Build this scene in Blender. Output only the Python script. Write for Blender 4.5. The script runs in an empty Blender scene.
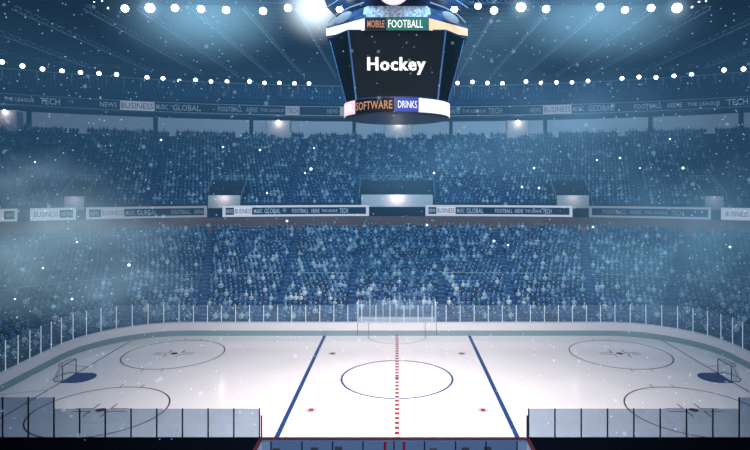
import bpy, bmesh, math, random
import numpy as np
from mathutils import Vector, Matrix
random.seed(7); rng = np.random.default_rng(11)
S = bpy.context.scene; COL = S.collection
F, CX, HY, CY, CZ = 571.0, 397.0, 183.0, -47.2, 16.1   # focal length in px, camera position
RL, RW, RR = 30.48, 12.95, 8.5                          # rink half length, half width, corner radius

# ------------------------------------------------------------------ materials
def lin(c): return tuple((x/12.92 if x <= .04045 else ((x+.055)/1.055)**2.4) for x in [v/255 for v in c])
MATS = {}
def mat(name, rgb, rough=.6, emit=0, metal=0, noise=0, scale=3, ergb=None, attr=None, objrand=None, spec=.5):
    if name in MATS: return MATS[name]
    m = bpy.data.materials.new(name); m.use_nodes = True; nt = m.node_tree; b = nt.nodes['Principled BSDF']
    c = lin(rgb) + (1,)
    b.inputs['Base Color'].default_value = c; b.inputs['Roughness'].default_value = rough
    b.inputs['Metallic'].default_value = metal; b.inputs['Specular IOR Level'].default_value = spec
    if emit:
        b.inputs['Emission Color'].default_value = (lin(ergb) if ergb else c[:3]) + (1,)
        b.inputs['Emission Strength'].default_value = emit; m.cycles.emission_sampling = 'NONE'
    if noise:
        tc = nt.nodes.new('ShaderNodeTexCoord'); n = nt.nodes.new('ShaderNodeTexNoise'); n.inputs['Scale'].default_value = scale
        n.inputs['Detail'].default_value = 5
        r = nt.nodes.new('ShaderNodeValToRGB')
        r.color_ramp.elements[0].position = .3; r.color_ramp.elements[1].position = .7
        r.color_ramp.elements[0].color = tuple(v*(1-noise) for v in c[:3]) + (1,)
        r.color_ramp.elements[1].color = tuple(min(1, v*(1+noise)) for v in c[:3]) + (1,)
        nt.links.new(tc.outputs['Object'], n.inputs['Vector']); nt.links.new(n.outputs['Fac'], r.inputs[0]); nt.links.new(r.outputs[0], b.inputs['Base Color'])
    if attr:
        a = nt.nodes.new('ShaderNodeAttribute'); a.attribute_name = attr; nt.links.new(a.outputs['Color'], b.inputs['Base Color'])
    if objrand:
        oi = nt.nodes.new('ShaderNodeObjectInfo'); r = nt.nodes.new('ShaderNodeValToRGB'); r.color_ramp.interpolation = 'CONSTANT'
        els = r.color_ramp.elements
        while len(els) < len(objrand): els.new(.5)
        for i, cc in enumerate(objrand): els[i].position = i/len(objrand); els[i].color = lin(cc) + (1,)
        nt.links.new(oi.outputs['Random'], r.inputs[0]); nt.links.new(r.outputs[0], b.inputs['Base Color'])
    MATS[name] = m; return m
def glass_mat(name, tint, fac, col, rough=.08):
    m = bpy.data.materials.new(name); m.use_nodes = True; nt = m.node_tree; nt.nodes.clear()
    o = nt.nodes.new('ShaderNodeOutputMaterial'); t = nt.nodes.new('ShaderNodeBsdfTransparent'); t.inputs[0].default_value = tint + (1,)
    d = nt.nodes.new('ShaderNodeBsdfPrincipled'); d.inputs['Base Color'].default_value = col + (1,); d.inputs['Roughness'].default_value = rough
    n = nt.nodes.new('ShaderNodeTexNoise'); n.inputs['Scale'].default_value = 1.5
    mr = nt.nodes.new('ShaderNodeMapRange'); mr.inputs['To Min'].default_value = fac*.7; mr.inputs['To Max'].default_value = fac*1.3
    tc = nt.nodes.new('ShaderNodeTexCoord'); nt.links.new(tc.outputs['Object'], n.inputs['Vector'])
    mx = nt.nodes.new('ShaderNodeMixShader'); nt.links.new(n.outputs['Fac'], mr.inputs['Value']); nt.links.new(mr.outputs[0], mx.inputs[0])
    nt.links.new(t.outputs[0], mx.inputs[1]); nt.links.new(d.outputs[0], mx.inputs[2]); nt.links.new(mx.outputs[0], o.inputs[0])
    return m
CLOTH = [(170,200,222),(36,68,116),(215,228,238),(60,104,152),(30,58,100),(120,160,196),(44,82,132),(84,128,170),(70,112,156),(36,64,104)]
M_ice = mat('ice', (240,234,234), .13, noise=.03, scale=.25, spec=.35)
M_board = mat('board_white', (238,232,234), .35)
M_kick = mat('kick_teal', (138,162,168), .5)
M_cap = mat('cap_light', (225,225,232), .4)
M_redcap = mat('cap_dark_red', (66,12,26), .45)
M_red = mat('line_red', (150,26,50), .4)
M_maroon = mat('line_maroon', (70,24,52), .4)
M_dred = mat('dot_red', (120,22,40), .4)
M_blue = mat('line_blue', (24,62,120), .4)
M_crease = mat('crease_blue', (36,60,112), .4)
M_trace = mat('line_grey', (92,92,108), .4)
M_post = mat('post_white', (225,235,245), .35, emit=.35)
M_npost = mat('post_navy', (20,34,56), .4)
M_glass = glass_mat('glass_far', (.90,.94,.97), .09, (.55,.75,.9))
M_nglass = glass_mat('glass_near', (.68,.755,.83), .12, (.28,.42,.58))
M_back = mat('board_back', (86,112,146), .6, emit=.55, ergb=(84,108,140))  # emission stands in for light falling on the bench side
M_black = mat('near_black', (6,11,20), .9, spec=0)
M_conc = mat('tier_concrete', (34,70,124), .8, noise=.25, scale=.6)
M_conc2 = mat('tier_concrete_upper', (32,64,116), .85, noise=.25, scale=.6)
M_dark = mat('dark_wall', (26,34,52), .8, noise=.2, scale=.8)
M_brown = mat('brown_wall', (104,82,76), .8, noise=.3, scale=.3, emit=.12, ergb=(150,100,80))  # faint orange emission imitates warm light on this wall
M_conw = mat('concourse_white', (196,204,216), .6, emit=.16, ergb=(190,205,230))  # slight emission replaces lamps that would light the concourse wall
M_box = mat('box_white', (235,222,222), .6)
M_fascia = mat('fascia_navy', (18,30,54), .5)
M_roof = mat('roof_navy', (34,52,78), .7, noise=.25, scale=.12)
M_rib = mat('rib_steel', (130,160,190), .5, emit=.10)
M_truss = mat('truss_steel', (60,80,105), .5)
M_house = mat('lamp_housing', (26,34,46), .4)
M_lens = mat('lamp_lens', (255,255,255), .3, emit=9, ergb=(238,246,255))
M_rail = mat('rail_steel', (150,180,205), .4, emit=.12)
M_stair = mat('stair_edge', (120,150,180), .5)
M_seat = mat('seat_blue', (42,86,146), .5, noise=.15, scale=2)
M_trim = mat('seat_trim', (120,168,205), .5)
M_netf = mat('goal_frame_paint', (88,104,128), .4)
M_net = mat('goal_net_cord', (205,216,228), .7)
M_dk = mat('dark_plastic', (16,22,34), .5)
M_skin = mat('skin', (200,206,214), .6)
M_hair = mat('hair', (50,38,34), .7)
M_jeans = mat('trousers', (34,48,78), .8)
M_shirt = mat('shirt', (120,150,190), .8, objrand=CLOTH)
M_crowd = mat('crowd_cloth', (120,150,190), .8, attr='col')

# ------------------------------------------------------------------ mesh helpers
class MB:
    def __init__(s): s.v = []; s.f = []; s.m = []
    def quad(s, a, b, c, d, mi=0):
        n = len(s.v); s.v += [tuple(a), tuple(b), tuple(c), tuple(d)]; s.f.append((n, n+1, n+2, n+3)); s.m.append(mi)
    def loft(s, rings, mi=0, cap=True, closed=True):
        n0 = len(s.v); k = len(rings[0])
        for r in rings: s.v += [tuple(p) for p in r]
        for i in range(len(rings)-1):
            for j in range(k if closed else k-1):
                a = n0+i*k+j; b = n0+i*k+(j+1) % k
                s.f.append((a, b, b+k, a+k)); s.m.append(mi)
        if cap and closed:
            s.f.append(tuple(n0+j for j in reversed(range(k)))); s.m.append(mi)
            e = n0+(len(rings)-1)*k; s.f.append(tuple(e+j for j in range(k))); s.m.append(mi)
    def box(s, x0, x1, y0, y1, z0, z1, mi=0):
        s.loft([[(x0,y0,z),(x1,y0,z),(x1,y1,z),(x0,y1,z)] for z in (z0, z1)], mi)
    def bevbox(s, x0, x1, y0, y1, z0, z1, b, mi=0):
        def ring(i, z):
            return [(x0+i+b,y0+i,z),(x1-i-b,y0+i,z),(x1-i,y0+i+b,z),(x1-i,y1-i-b,z),(x1-i-b,y1-i,z),(x0+i+b,y1-i,z),(x0+i,y1-i-b,z),(x0+i,y0+i+b,z)]
        s.loft([ring(b*.6, z0), ring(0, z0+b), ring(0, z1-b), ring(b*.6, z1)], mi)
    def tube(s, p, q, r, n=6, mi=0, r2=None):
        p = Vector(p); q = Vector(q); d = (q-p).normalized(); u = d.orthogonal().normalized(); w = d.cross(u)
        r2 = r if r2 is None else r2
        s.loft([[c + (u*math.cos(t)+w*math.sin(t))*rr for t in [2*math.pi*i/n for i in range(n)]] for c, rr in ((p, r), (q, r2))], mi)
    def path(s, pts, r, n=6, mi=0):
        for a, b in zip(pts, pts[1:]): s.tube(a, b, r, n, mi)
    def band(s, pts, z0, z1, th, mi=0, norms=None):
        """wall strip along xy pts, thickness th to the left of travel"""
        rings = []
        for i, p in enumerate(pts):
            a = Vector(pts[max(i-1, 0)]); b = Vector(pts[min(i+1, len(pts)-1)]); d = (b-a).normalized(); n = Vector((-d.y, d.x))
            o = (p[0]+n.x*th, p[1]+n.y*th)
            rings.append([(p[0],p[1],z0),(p[0],p[1],z1),(o[0],o[1],z1),(o[0],o[1],z0)])
        s.loft(rings, mi)
    def build(s, name, mats, parent=None, loc=None, smooth=False):
        me = bpy.data.meshes.new(name); me.from_pydata(s.v, [], s.f)
        for m in (mats if isinstance(mats, (list, tuple)) else [mats]): me.materials.append(m)
        me.polygons.foreach_set('material_index', s.m)
        me.validate(); bm = bmesh.new(); bm.from_mesh(me); bmesh.ops.recalc_face_normals(bm, faces=bm.faces); bm.to_mesh(me); bm.free()
        if smooth: me.polygons.foreach_set('use_smooth', [True]*len(me.polygons))
        o = bpy.data.objects.new(name, me); COL.objects.link(o); o.parent = parent
        if loc: o.location = loc
        return o
def tag(o, label=None, cat=None, group=None, kind=None):
    for k, v in (('label', label), ('category', cat), ('group', group), ('kind', kind)):
        if v: o[k] = v
    return o
def empty(name, loc=(0,0,0)):
    o = bpy.data.objects.new(name, None); COL.objects.link(o); o.location = loc; return o
def shift(o):  # parts built in world coordinates under an empty that stands elsewhere
    for c in o.children: c.location = c.location - o.location
def struct(o): o['kind'] = 'structure'; return o
def arc(cx, cy, r, a0, a1, n): return [(cx+r*math.cos(math.radians(a0+(a1-a0)*i/n)), cy+r*math.sin(math.radians(a0+(a1-a0)*i/n))) for i in range(n+1)]
TEXTS = {}
def text_mesh(word, bold=0):
    k = (word, bold); sp = 1 + bold*3.2
    if k in TEXTS: return TEXTS[k]
    c = bpy.data.curves.new('t', 'FONT'); c.body = word; c.resolution_u = 2; c.offset = min(bold, .018); c.space_character = sp; c.fill_mode = 'FRONT'
    o = bpy.data.objects.new('t', c); COL.objects.link(o); dg = bpy.context.evaluated_depsgraph_get(); dg.update()
    me = o.evaluated_get(dg).to_mesh(); V = [tuple(v.co) for v in me.vertices]; P = [tuple(p.vertices) for p in me.polygons]
    if bold > .03:
        V0, P0 = list(V), list(P)
        for k_, dx in enumerate((-.022, .022)):
            P += [tuple(i+len(V0)*(k_+1) for i in p) for p in P0]; V += [(v[0]+dx, v[1], v[2]) for v in V0]
    o.evaluated_get(dg).to_mesh_clear(); bpy.data.objects.remove(o); bpy.data.curves.remove(c)
    TEXTS[k] = (V, P); return TEXTS[k]
def lettering(word, fn, m, parent, bold=0, vert=None, name='lettering'):
    """fit word to the unit square, map through fn(u, v) -> xyz; vert = (ymin, ymax) of the font box used for v"""
    V, P = text_mesh(word, bold); xs = [v[0] for v in V]; ys = [v[1] for v in V]
    x0, x1 = min(xs), max(xs); y0, y1 = vert if vert else (min(ys), max(ys))
    me = bpy.data.meshes.new(name); me.from_pydata([fn((v[0]-x0)/(x1-x0), (v[1]-y0)/(y1-y0)) for v in V], [], P)
    me.materials.append(m); o = bpy.data.objects.new(name, me); COL.objects.link(o); o.parent = parent; return o
# ------------------------------------------------------------------ arena curves
def ell_px(px, a, b):
    """point of the ellipse (a, b) round the rink centre, in the direction of a bearing from the camera"""
    k = (px-CX)/F; x = 0; lo, hi = -.3, math.pi/2
    for _ in range(50):
        t = (lo+hi)/2; X = a*math.cos(t); Y = b*math.sin(t)
        if X > abs(k)*(Y-CY): lo = t
        else: hi = t
    return (math.copysign(a*math.cos(lo), k), b*math.sin(lo))
def ell_table(a, b, smax):
    T = np.linspace(math.pi/2, -math.pi/3, 3000); x = a*np.cos(T); y = b*np.sin(T)
    s = np.concatenate([[0], np.cumsum(np.hypot(np.diff(x), np.diff(y)))]); return s, x, y
def ell_at(tab, s):
    sa = abs(s); return math.copysign(np.interp(sa, tab[0], tab[1]), s), float(np.interp(sa, tab[0], tab[2]))
def rink_at(s, off=0.0):
    """walk the boards from the middle of the far side; off = distance outside the boards (s measured on the boards)"""
    sg = 1 if s >= 0 else -1; s = abs(s); L1 = RL-RR; L2 = RR*math.pi/2; L3 = 2*(RW-RR)
    if s <= L1: p = (s, RW+off)
    elif s <= L1+L2:
        t = math.pi/2-(s-L1)/RR; p = (RL-RR+(RR+off)*math.cos(t), RW-RR+(RR+off)*math.sin(t))
    elif s <= L1+L2+L3: p = (RL+off, RW-RR-(s-L1-L2))
    elif s <= L1+2*L2+L3:
        t = -(s-L1-L2-L3)/RR; p = (RL-RR+(RR+off)*math.cos(t), -(RW-RR)+(RR+off)*math.sin(t))
    else: p = (RL-RR-(s-L1-2*L2-L3), -RW-off)
    return (p[0]*sg, p[1])
HALF = 2*(RL-RR)+math.pi*RR+2*(RW-RR)

# ------------------------------------------------------------------ floor / ice
fl = MB(); pts = [rink_at(HALF*i/120, .02) for i in range(-120, 121)]
cen = [(0, 0)]
pts2 = pts[:-1]
fl.v = [(x, y, 0) for x, y in pts2]; fl.f = [tuple(range(len(pts2)))]; fl.m = [0]
ice = struct(fl.build('floor', M_ice)); ice['label'] = 'white ice sheet with painted hockey lines and circles'
def flat(name, polys, m, z=.006, label=None):
    b = MB()
    for p in polys:
        n = len(b.v); b.v += [(x, y, z) for x, y in p]; b.f.append(tuple(range(n, n+len(p)))); b.m.append(0)
    o = b.build(name, m, ice)
    if label: o['label'] = label
    return o
def rect(x0, x1, y0, y1): return [(x0,y0),(x1,y0),(x1,y1),(x0,y1)]
def ring(cx, cy, r, w, n=72, a0=0, a1=360):
    A = arc(cx, cy, r-w/2, a0, a1, n); B = arc(cx, cy, r+w/2, a0, a1, n)
    return [[A[i], B[i], B[i+1], A[i+1]] for i in range(n)]
Y1 = RW-.02
flat('center_line', [rect(-.15, .15, -Y1, Y1)], M_red, label='red dashed center line')
flat('center_line_dash', [rect(-.13, .13, -Y1+.35+i*.78, -Y1+.35+i*.78+.36) for i in range(33)], M_board, .010, 'white squares along the center line')
for s in (-1, 1):
    flat('blue_line', [rect(s*7.62-.16, s*7.62+.16, -Y1, Y1)], M_blue)
    g = 27.13
    yy = RW-RR+math.sqrt(max(0, RR**2-(g-(RL-RR))**2))
    flat('goal_line', [rect(s*g-.06, s*g+.06, -yy, yy)], M_maroon)
    for q in (-1, 1):
        a = (s*g, q*2.75); b = (s*(RL-.02), q*3.9)
        flat('trapezoid_line', [[(a[0],a[1]-.04),(b[0],b[1]-.04),(b[0],b[1]+.04),(a[0],a[1]+.04)]], M_maroon)
        cx, cy = s*21.03, q*6.71
        flat('faceoff_circle', ring(cx, cy, 4.57, .115), M_maroon)
        flat('faceoff_dot', [arc(cx, cy, .33, 0, 350, 30)], M_maroon, .008)
        P = []
        for i in (-1, 1):
            for j in (-1, 1):
                P += [rect(min(cx+i*.6, cx+i*1.9), max(cx+i*.6, cx+i*1.9), cy+j*.24-.05, cy+j*.24+.05)]
                P += [rect(cx+i*.62-.05, cx+i*.62+.05, min(cy+j*.24, cy+j*1.15), max(cy+j*.24, cy+j*1.15))]
        flat('faceoff_mark', P, M_maroon)
        flat('hash_mark', [rect(cx+i*.85-.035, cx+i*.85+.035, min(cy+j*4.5, cy+j*5.15), max(cy+j*4.5, cy+j*5.15)) for i in (-1, 1) for j in (-1, 1)], M_maroon)
        flat('neutral_dot', ring(s*6.1, q*6.71, .30, .07, 30), M_dred)
        flat('neutral_dot', [rect(s*6.1-.17, s*6.1+.17, q*6.71-.2, q*6.71+.2)], M_dred)
    flat('goal_crease', [[(s*g, -1.25)] + [(s*(g-1.0-1.15*math.cos(t)), 1.25*math.sin(t)) for t in [math.radians(-90+180*i/24) for i in range(25)]] + [(s*g, 1.25)]], M_crease)
flat('center_circle', ring(0, 0, 4.57, .17, 96), M_blue)
flat('center_dot', [arc(0, 0, .16, 0, 350, 24)], M_blue, .012)
flat('referee_crease', ring(0, RW, 3.05, .07, 48, 180.5, 359.5), M_trace)

# ------------------------------------------------------------------ boards (far + ends) and near boards
SN = RL-RR+RR*math.pi/2+2*(RW-RR)+RR*math.pi/4          # where the high boards drop to the low near ones
def board_h(s): 
    s = abs(s); return 1.42 if s < SN-3 else max(.82, 1.42-(s-SN+3)*.1)
def along(s0, s1, n): return [s0+(s1-s0)*i/n for i in range(n+1)]
def board_strip(ss, zfn0, zfn1, off0, off1, name, m, parent):
    b = MB(); rings = []
    for s in ss:
        p = rink_at(s, off0); q = rink_at(s, off1); z0 = zfn0(s); z1 = zfn1(s)
        rings.append([(p[0],p[1],z0),(p[0],p[1],z1),(q[0],q[1],z1),(q[0],q[1],z0)])
    b.loft(rings); return b.build(name, m, parent)
bd = empty('rink_boards'); tag(bd, 'white dasher boards with teal kick strip curving round the far side of the ice', 'boards')
SS = along(-(SN+4.1), SN+4.1, 300)
board_strip(SS, lambda s: .0, lambda s: board_h(s)*.39, 0, .1, 'kick_plate', M_kick, bd)
board_strip(SS, lambda s: board_h(s)*.39, lambda s: board_h(s)-.05, .03, .16, 'board_panel', M_board, bd)
board_strip(SS, lambda s: board_h(s)-.05, board_h, -.01, .34, 'top_cap', M_cap, bd)
for x in (-4.15, -2.97, 2.97, 4.15):
    b = MB(); b.box(x-.025, x+.025, RW-.012, RW+.05, .02, 1.38); b.build('gate_seam', M_trace, bd)
nb = empty('rink_boards', (0, -RW, 0)); tag(nb, 'low dark boards with dark red top rail along the near edge of the ice', 'boards')
XN = rink_at(SN+8)[0]
b = MB(); b.box(-24.6, 24.6, -RW-.14, -RW-.02, 0, .80); b.build('board_panel', M_board, nb)
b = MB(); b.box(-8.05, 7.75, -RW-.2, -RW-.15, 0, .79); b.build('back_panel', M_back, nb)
b = MB(); b.box(-8.2, 7.87, -RW-.24, -RW, .81, .86); b.build('top_rail', M_redcap, nb)
for s in (-1, 1):
    b = MB(); b.box(*((-24.6, -8.2) if s < 0 else (7.87, 24.6)), -RW-.24, -RW, .81, .86); b.build('black_rail', M_black, nb)
shift(nb)
# glass
def glass_run(obj, pl, z0, z1fn, mp, mg, pw=.045, last=True):
    """pl: list of (x, y) post places; panes between neighbours"""
    for i, (x, y) in enumerate(pl):
        b = MB(); h = z1fn(i); b.bevbox(x-pw, x+pw, y-pw, y+pw, z0, h, pw*.4); b.build('post', mp, obj)
        if i+1 < len(pl):
            q = pl[i+1]; b = MB(); h2 = min(h, z1fn(i+1)); d = Vector((q[0]-x, q[1]-y)).normalized()*pw; n = Vector((-d.y, d.x))*.15
            a = Vector((x, y))+d; c = Vector(q)-d
            b.loft([[(a.x-n.x,a.y-n.y,z),(c.x-n.x,c.y-n.y,z),(c.x+n.x,c.y+n.y,z),(a.x+n.x,a.y+n.y,z)] for z in (z0+.02, h2-.02)])
            b.build('glass_pane', mg, obj)
gl = empty('glass_barrier', (0, RW, 0)); tag(gl, 'clear glass with thin white posts on the boards round the far side', 'glass barrier')
ps = [(i+.5)*1.483 for i in range(-31, 31)]
ps = [s for s in ps if abs(s) <= SN]
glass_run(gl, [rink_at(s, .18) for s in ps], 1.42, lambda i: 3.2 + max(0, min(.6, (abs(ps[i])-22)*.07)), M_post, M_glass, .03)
shift(gl)
for s, lab in ((-1, 'near glass panels with dark posts over the ice at the left corner'), (1, 'near glass panels with dark posts over the ice at the right corner')):
    g = empty('glass_barrier', (s*15, -RW, 0)); tag(g, lab, 'glass barrier')
    xs = [s*(8.22+1.537*i) if s < 0 else 7.87+1.574*i for i in range(12)]
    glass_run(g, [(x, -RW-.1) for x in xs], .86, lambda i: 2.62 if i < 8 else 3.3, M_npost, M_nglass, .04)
    b = MB(); x = -8.1 if s < 0 else 7.78; b.bevbox(x-.04, x+.04, -RW-.14, -RW-.06, .86, 2.2, .015); b.build('end_post', M_npost, g)
    shift(g)
# near side: benches between the two glass runs
b = MB(); b.box(-30, -8.1, -19, -RW-.22, -.2, .84); b.box(7.8, 30, -19, -RW-.22, -.2, .84)
o = struct(b.build('floor_walkway', M_black))
b = MB(); b.box(-8.1, 7.8, -19, -RW-.22, -.2, .1); struct(b.build('floor_bench', M_conc))
bg = empty('glass_barrier', (0, -15.9, 0)); tag(bg, 'low glass screen with dark posts behind the players bench at the bottom edge', 'glass barrier')
xs = [(px-CX)*31.3/F for px in (271, 302, 332.5, 363, 394, 424.5, 455.5, 486, 517)]
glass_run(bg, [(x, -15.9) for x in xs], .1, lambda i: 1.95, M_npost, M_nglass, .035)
for px in (385, 404):
    x = (px-CX)*31.3/F; b = MB(); b.bevbox(x-.07, x+.07, -15.95, -15.85, .1, 1.96, .02); o = b.build('divider_post', M_red, bg); o['label'] = 'red post'
shift(bg)
for s, lab in ((-1, 'short boards with red rail closing the left end of the players bench'), (1, 'short boards with red rail closing the right end of the players bench')):
    hx = 8.1 if s < 0 else 7.78; e = empty('bench_end_boards', (s*hx, -14.5, 0)); tag(e, lab, 'boards')
    b = MB(); b.box(s*hx-.06, s*hx+.06, -18.5, -RW-.26, .1, .85); b.build('board_panel', M_cap, e)
    b = MB(); b.box(s*hx-.1, s*hx+.1, -18.5, -RW-.26, .86, .92); b.build('top_rail', M_redcap, e); shift(e)
for i, px in enumerate((277, 315, 339, 433, 465, 487)):
    x = (px-CX)*32.2/F; t = empty('bench_chair', (x, -15.0, .1))
    tag(t, 'dark chair back rising behind the glass at the bottom edge', 'chair', 'dark chairs at the players bench')
    b = MB(); b.bevbox(-.22, .22, -.22, .22, .42, .48, .02); b.build('seat', M_dk, t)
    b = MB(); b.bevbox(-.21, .21, -.26, -.2, .62, 1.14+.05*(i % 3), .02); b.build('backrest', M_dk, t)
    for u in (-1, 1):
        for v in (-1, 1):
            b = MB(); b.tube((u*.19, v*.19, 0), (u*.19, v*.19, .43), .018); b.build('leg', M_dk, t)
        b = MB(); b.tube((u*.17, -.2, .45), (u*.17, -.24, .66), .016); b.build('back_support', M_dk, t)
# penalty box on the far side
pb = empty('penalty_box', (0, RW+1, 0)); tag(pb, 'glass-walled timekeeper box with white table behind the far boards at center ice', 'penalty box')
yb = RW+2.1
for x in [(px-CX)*62.3/F for px in (358.4, 370, 383, 396, 410, 423, 435)]:
    b = MB(); b.bevbox(x-.028, x+.028, yb-.03, yb+.03, .3, 3.42, .015); b.build('post', M_post, pb)
xs = [(px-CX)*62.3/F for px in (358.4, 370, 383, 396, 410, 423, 435)]
for a, c in zip(xs, xs[1:]):
    b = MB(); b.box(a+.04, c-.04, yb-.01, yb+.01, .4, 3.38); b.build('glass_pane', M_glass, pb)
b = MB(); b.bevbox(xs[0], xs[-1], RW+1.2, RW+1.85, 1.15, 1.58, .03); b.build('table_top', M_board, pb)
b = MB(); b.box(xs[0]+.1, xs[-1]-.1, RW+1.3, RW+1.8, .1, 1.16); b.build('table_base', M_board, pb)
for x in (xs[0], xs[-1]):
    for y in (RW+.5, RW+1.3):
        b = MB(); b.bevbox(x-.028, x+.028, y-.03, y+.03, .3, 3.42, .015); b.build('post', M_post, pb)
    b = MB(); b.box(x-.01, x+.01, RW+.4, yb, .4, 3.38); b.build('glass_pane', M_glass, pb)
shift(pb)

# ------------------------------------------------------------------ goals
def goal(s, lab):
    g = empty('hockey_goal', (s*27.13, .1, 0)); tag(g, lab, 'goal')
    W, H = .98, 1.24; b = MB()
    b.path([(0,-W,0),(0,-W,H),(0,W,H),(0,W,0)], .045, 8)
    b.path([(0,-W,.03),(s*.55,-W-.12,.03),(s*1.05,-.55,.03),(s*1.1,0,.03),(s*1.05,.55,.03),(s*.55,W+.12,.03),(0,W,.03)], .03)
    b.path([(0,-W,H),(s*.42,-W*.9,H),(s*.55,-.4,H),(s*.55,.4,H),(s*.42,W*.9,H),(0,W,H)], .025)
    b.path([(s*.55,0,H),(s*1.1,0,.03)], .025)
    b.build('frame', M_netf, g)
    n = MB(); top = [(0,-W),(s*.42,-W*.9),(s*.55,-.4),(s*.55,.4),(s*.42,W*.9),(0,W)]
    bot = [(0,-W),(s*.55,-W-.12),(s*1.05,-.55),(s*1.05,.55),(s*.55,W+.12),(0,W)]
    def pt(P, u):
        k = min(int(u*5), 4); f = u*5-k; return (P[k][0]*(1-f)+P[k+1][0]*f, P[k][1]*(1-f)+P[k+1][1]*f)
    for i in range(0, 27):
        u = i/26; a = pt(top, u); c = pt(bot, u); n.tube((a[0],a[1],H), (c[0],c[1],.03), .006, 3)
        n.tube((0, -W+2*W*u, H), (a[0], a[1], H), .006, 3)
    for j in range(1, 11):
        f = j/11; P = [(pt(top,i/20)[0]*(1-f)+pt(bot,i/20)[0]*f, pt(top,i/20)[1]*(1-f)+pt(bot,i/20)[1]*f, H*(1-f)+.03*f) for i in range(21)]
        n.path(P, .006, 3)
    n.build('net', M_net, g)
goal(-1, 'hockey goal with white net and blue crease at the left end of the ice')
goal(1, 'hockey goal with white net and blue crease at the right end of the ice')

# ------------------------------------------------------------------ seating tiers
LOWO = ell_table(66.0, 37.2, 0)
def low_pt(s, t):
    a = Vector(rink_at(s, 1.35)); so = s+6.24e-4*s**3; c = Vector(ell_at(LOWO, so)); return a*(1-t)+c*t
UPI = ell_table(67.3, 38.4, 0); UPO = ell_table(90, 60.8, 0)
def up_pt(s, t):  # s: arc on the inner ellipse
    a = Vector(ell_at(UPI, s)); so = s*(1+.004*abs(s)); c = Vector(ell_at(UPO, so)); return a*(1-t)+c*t
T3I = ell_table(87.6, 57.6, 0); T3O = ell_table(94, 64.6, 0)
def t3_pt(s, t):
    a = Vector(ell_at(T3I, s)); c = Vector(ell_at(T3O, s*1.09)); return a*(1-t)+c*t
def tier(name, fn, smax, ns, nr, z0, z1, m, skip=None, lab=None):
    b = MB(); ss = along(-smax, smax, ns); dz = (z1-z0)/nr
    for r in range(nr):
        t0, t1 = r/nr, (r+1)/nr; z = z0+dz*(r+1)
        A = [fn(s, t0) for s in ss]; B = [fn(s, t1) for s in ss]
        for i in range(ns):
            if skip and skip((A[i]+A[i+1]+B[i]+B[i+1])/4): continue
            b.quad((A[i].x,A[i].y,z-dz),(A[i+1].x,A[i+1].y,z-dz),(A[i+1].x,A[i+1].y,z),(A[i].x,A[i].y,z))
            b.quad((A[i].x,A[i].y,z),(A[i+1].x,A[i+1].y,z),(B[i+1].x,B[i+1].y,z),(B[i].x,B[i].y,z))
    o = b.build(name, m); struct(o); return o
LZ0, LZ1, LN = .55, 8.95, 26
UZ0, UZ1, UN = 12.15, 24.35, 26
TZ0, TZ1, TN = 30.3, 34.2, 8
def vom_skip(p, pad=0):
    d = p.y; x = abs(p.x)
    if x < 5.6+pad and d < 42.6+pad: return True
    for a in (24.2, 51):
        pass
    for (x0, x1, y1) in VOMS:
        if x0-pad < p.x < x1+pad and p.y < y1+pad: return True
    return False
def vx(px, D): return (px-CX)*D/F
# side entrances (image bearing of the white box, depth) -> world rectangles
VOMS = []
for (p0, p1, D) in ((205, 241, 83.5), (556, 592, 83.5), (60, 84, 76.5), (705, 728, 77.5)):
    VOMS.append((vx(p0, D), vx(p1, D), D+4.2+CY))
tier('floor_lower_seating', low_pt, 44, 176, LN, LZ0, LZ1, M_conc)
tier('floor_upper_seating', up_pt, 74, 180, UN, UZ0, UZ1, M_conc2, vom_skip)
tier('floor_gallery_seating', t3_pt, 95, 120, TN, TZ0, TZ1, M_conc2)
def ell_band(a, b, z0, z1, th, p0, p1, n=60):
    mb = MB(); mb.band([ell_px(p0+(p1-p0)*i/n, a, b) for i in range(n+1)], z0, z1, th); return mb
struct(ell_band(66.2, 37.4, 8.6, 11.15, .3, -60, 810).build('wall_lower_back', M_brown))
struct(ell_band(70.2, 42.6, 8.6, 12.7, .3, -60, 810).build('wall_walkway_back', M_dark))
b = MB()
ss = along(-76, 76, 100)
for i in range(100):
    A, B = ell_at(LOWO, ss[i]), ell_at(LOWO, ss[i+1]); C, D = up_pt(ss[i+1], .16), up_pt(ss[i], .16)
    b.quad((A[0],A[1],8.95),(B[0],B[1],8.95),(C[0],C[1],8.95),(D[0],D[1],8.95))
struct(b.build('floor_walkway_deck', M_dark))
# concourse wall, gallery slab, rear wall, roof
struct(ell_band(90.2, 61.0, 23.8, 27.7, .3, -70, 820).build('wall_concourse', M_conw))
struct(ell_band(90.2, 61.0, 27.7, 30.2, .3, -70, 820).build('wall_concourse_upper', M_dark))
b = MB(); N = 80
for i in range(N):
    p = [ell_px(-70+890*(i+k)/N, *e) for e in ((87.2, 57.2), (91, 61.6)) for k in (0, 1)]
    b.quad(p[0]+(28.25,), p[1]+(28.25,), p[3]+(28.25,), p[2]+(28.25,))
    b.quad(p[0]+(30.3,), p[1]+(30.3,), p[3]+(30.3,), p[2]+(30.3,))
struct(b.build('floor_gallery_slab', M_fascia))
struct(ell_band(94.2, 64.8, 34.0, 36.4, .3, -80, 830).build('wall_rear', M_dark))
b = MB(); b.box(-110, 110, -24, 72, 36.2, 36.6); struct(b.build('ceiling', M_roof))
b = MB()
for i in range(34): b.box(-108, 108, 8+i*1.7, 8.25+i*1.7, 36.0, 36.2)
struct(b.build('trim_roof_purlins', M_roof))

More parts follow.
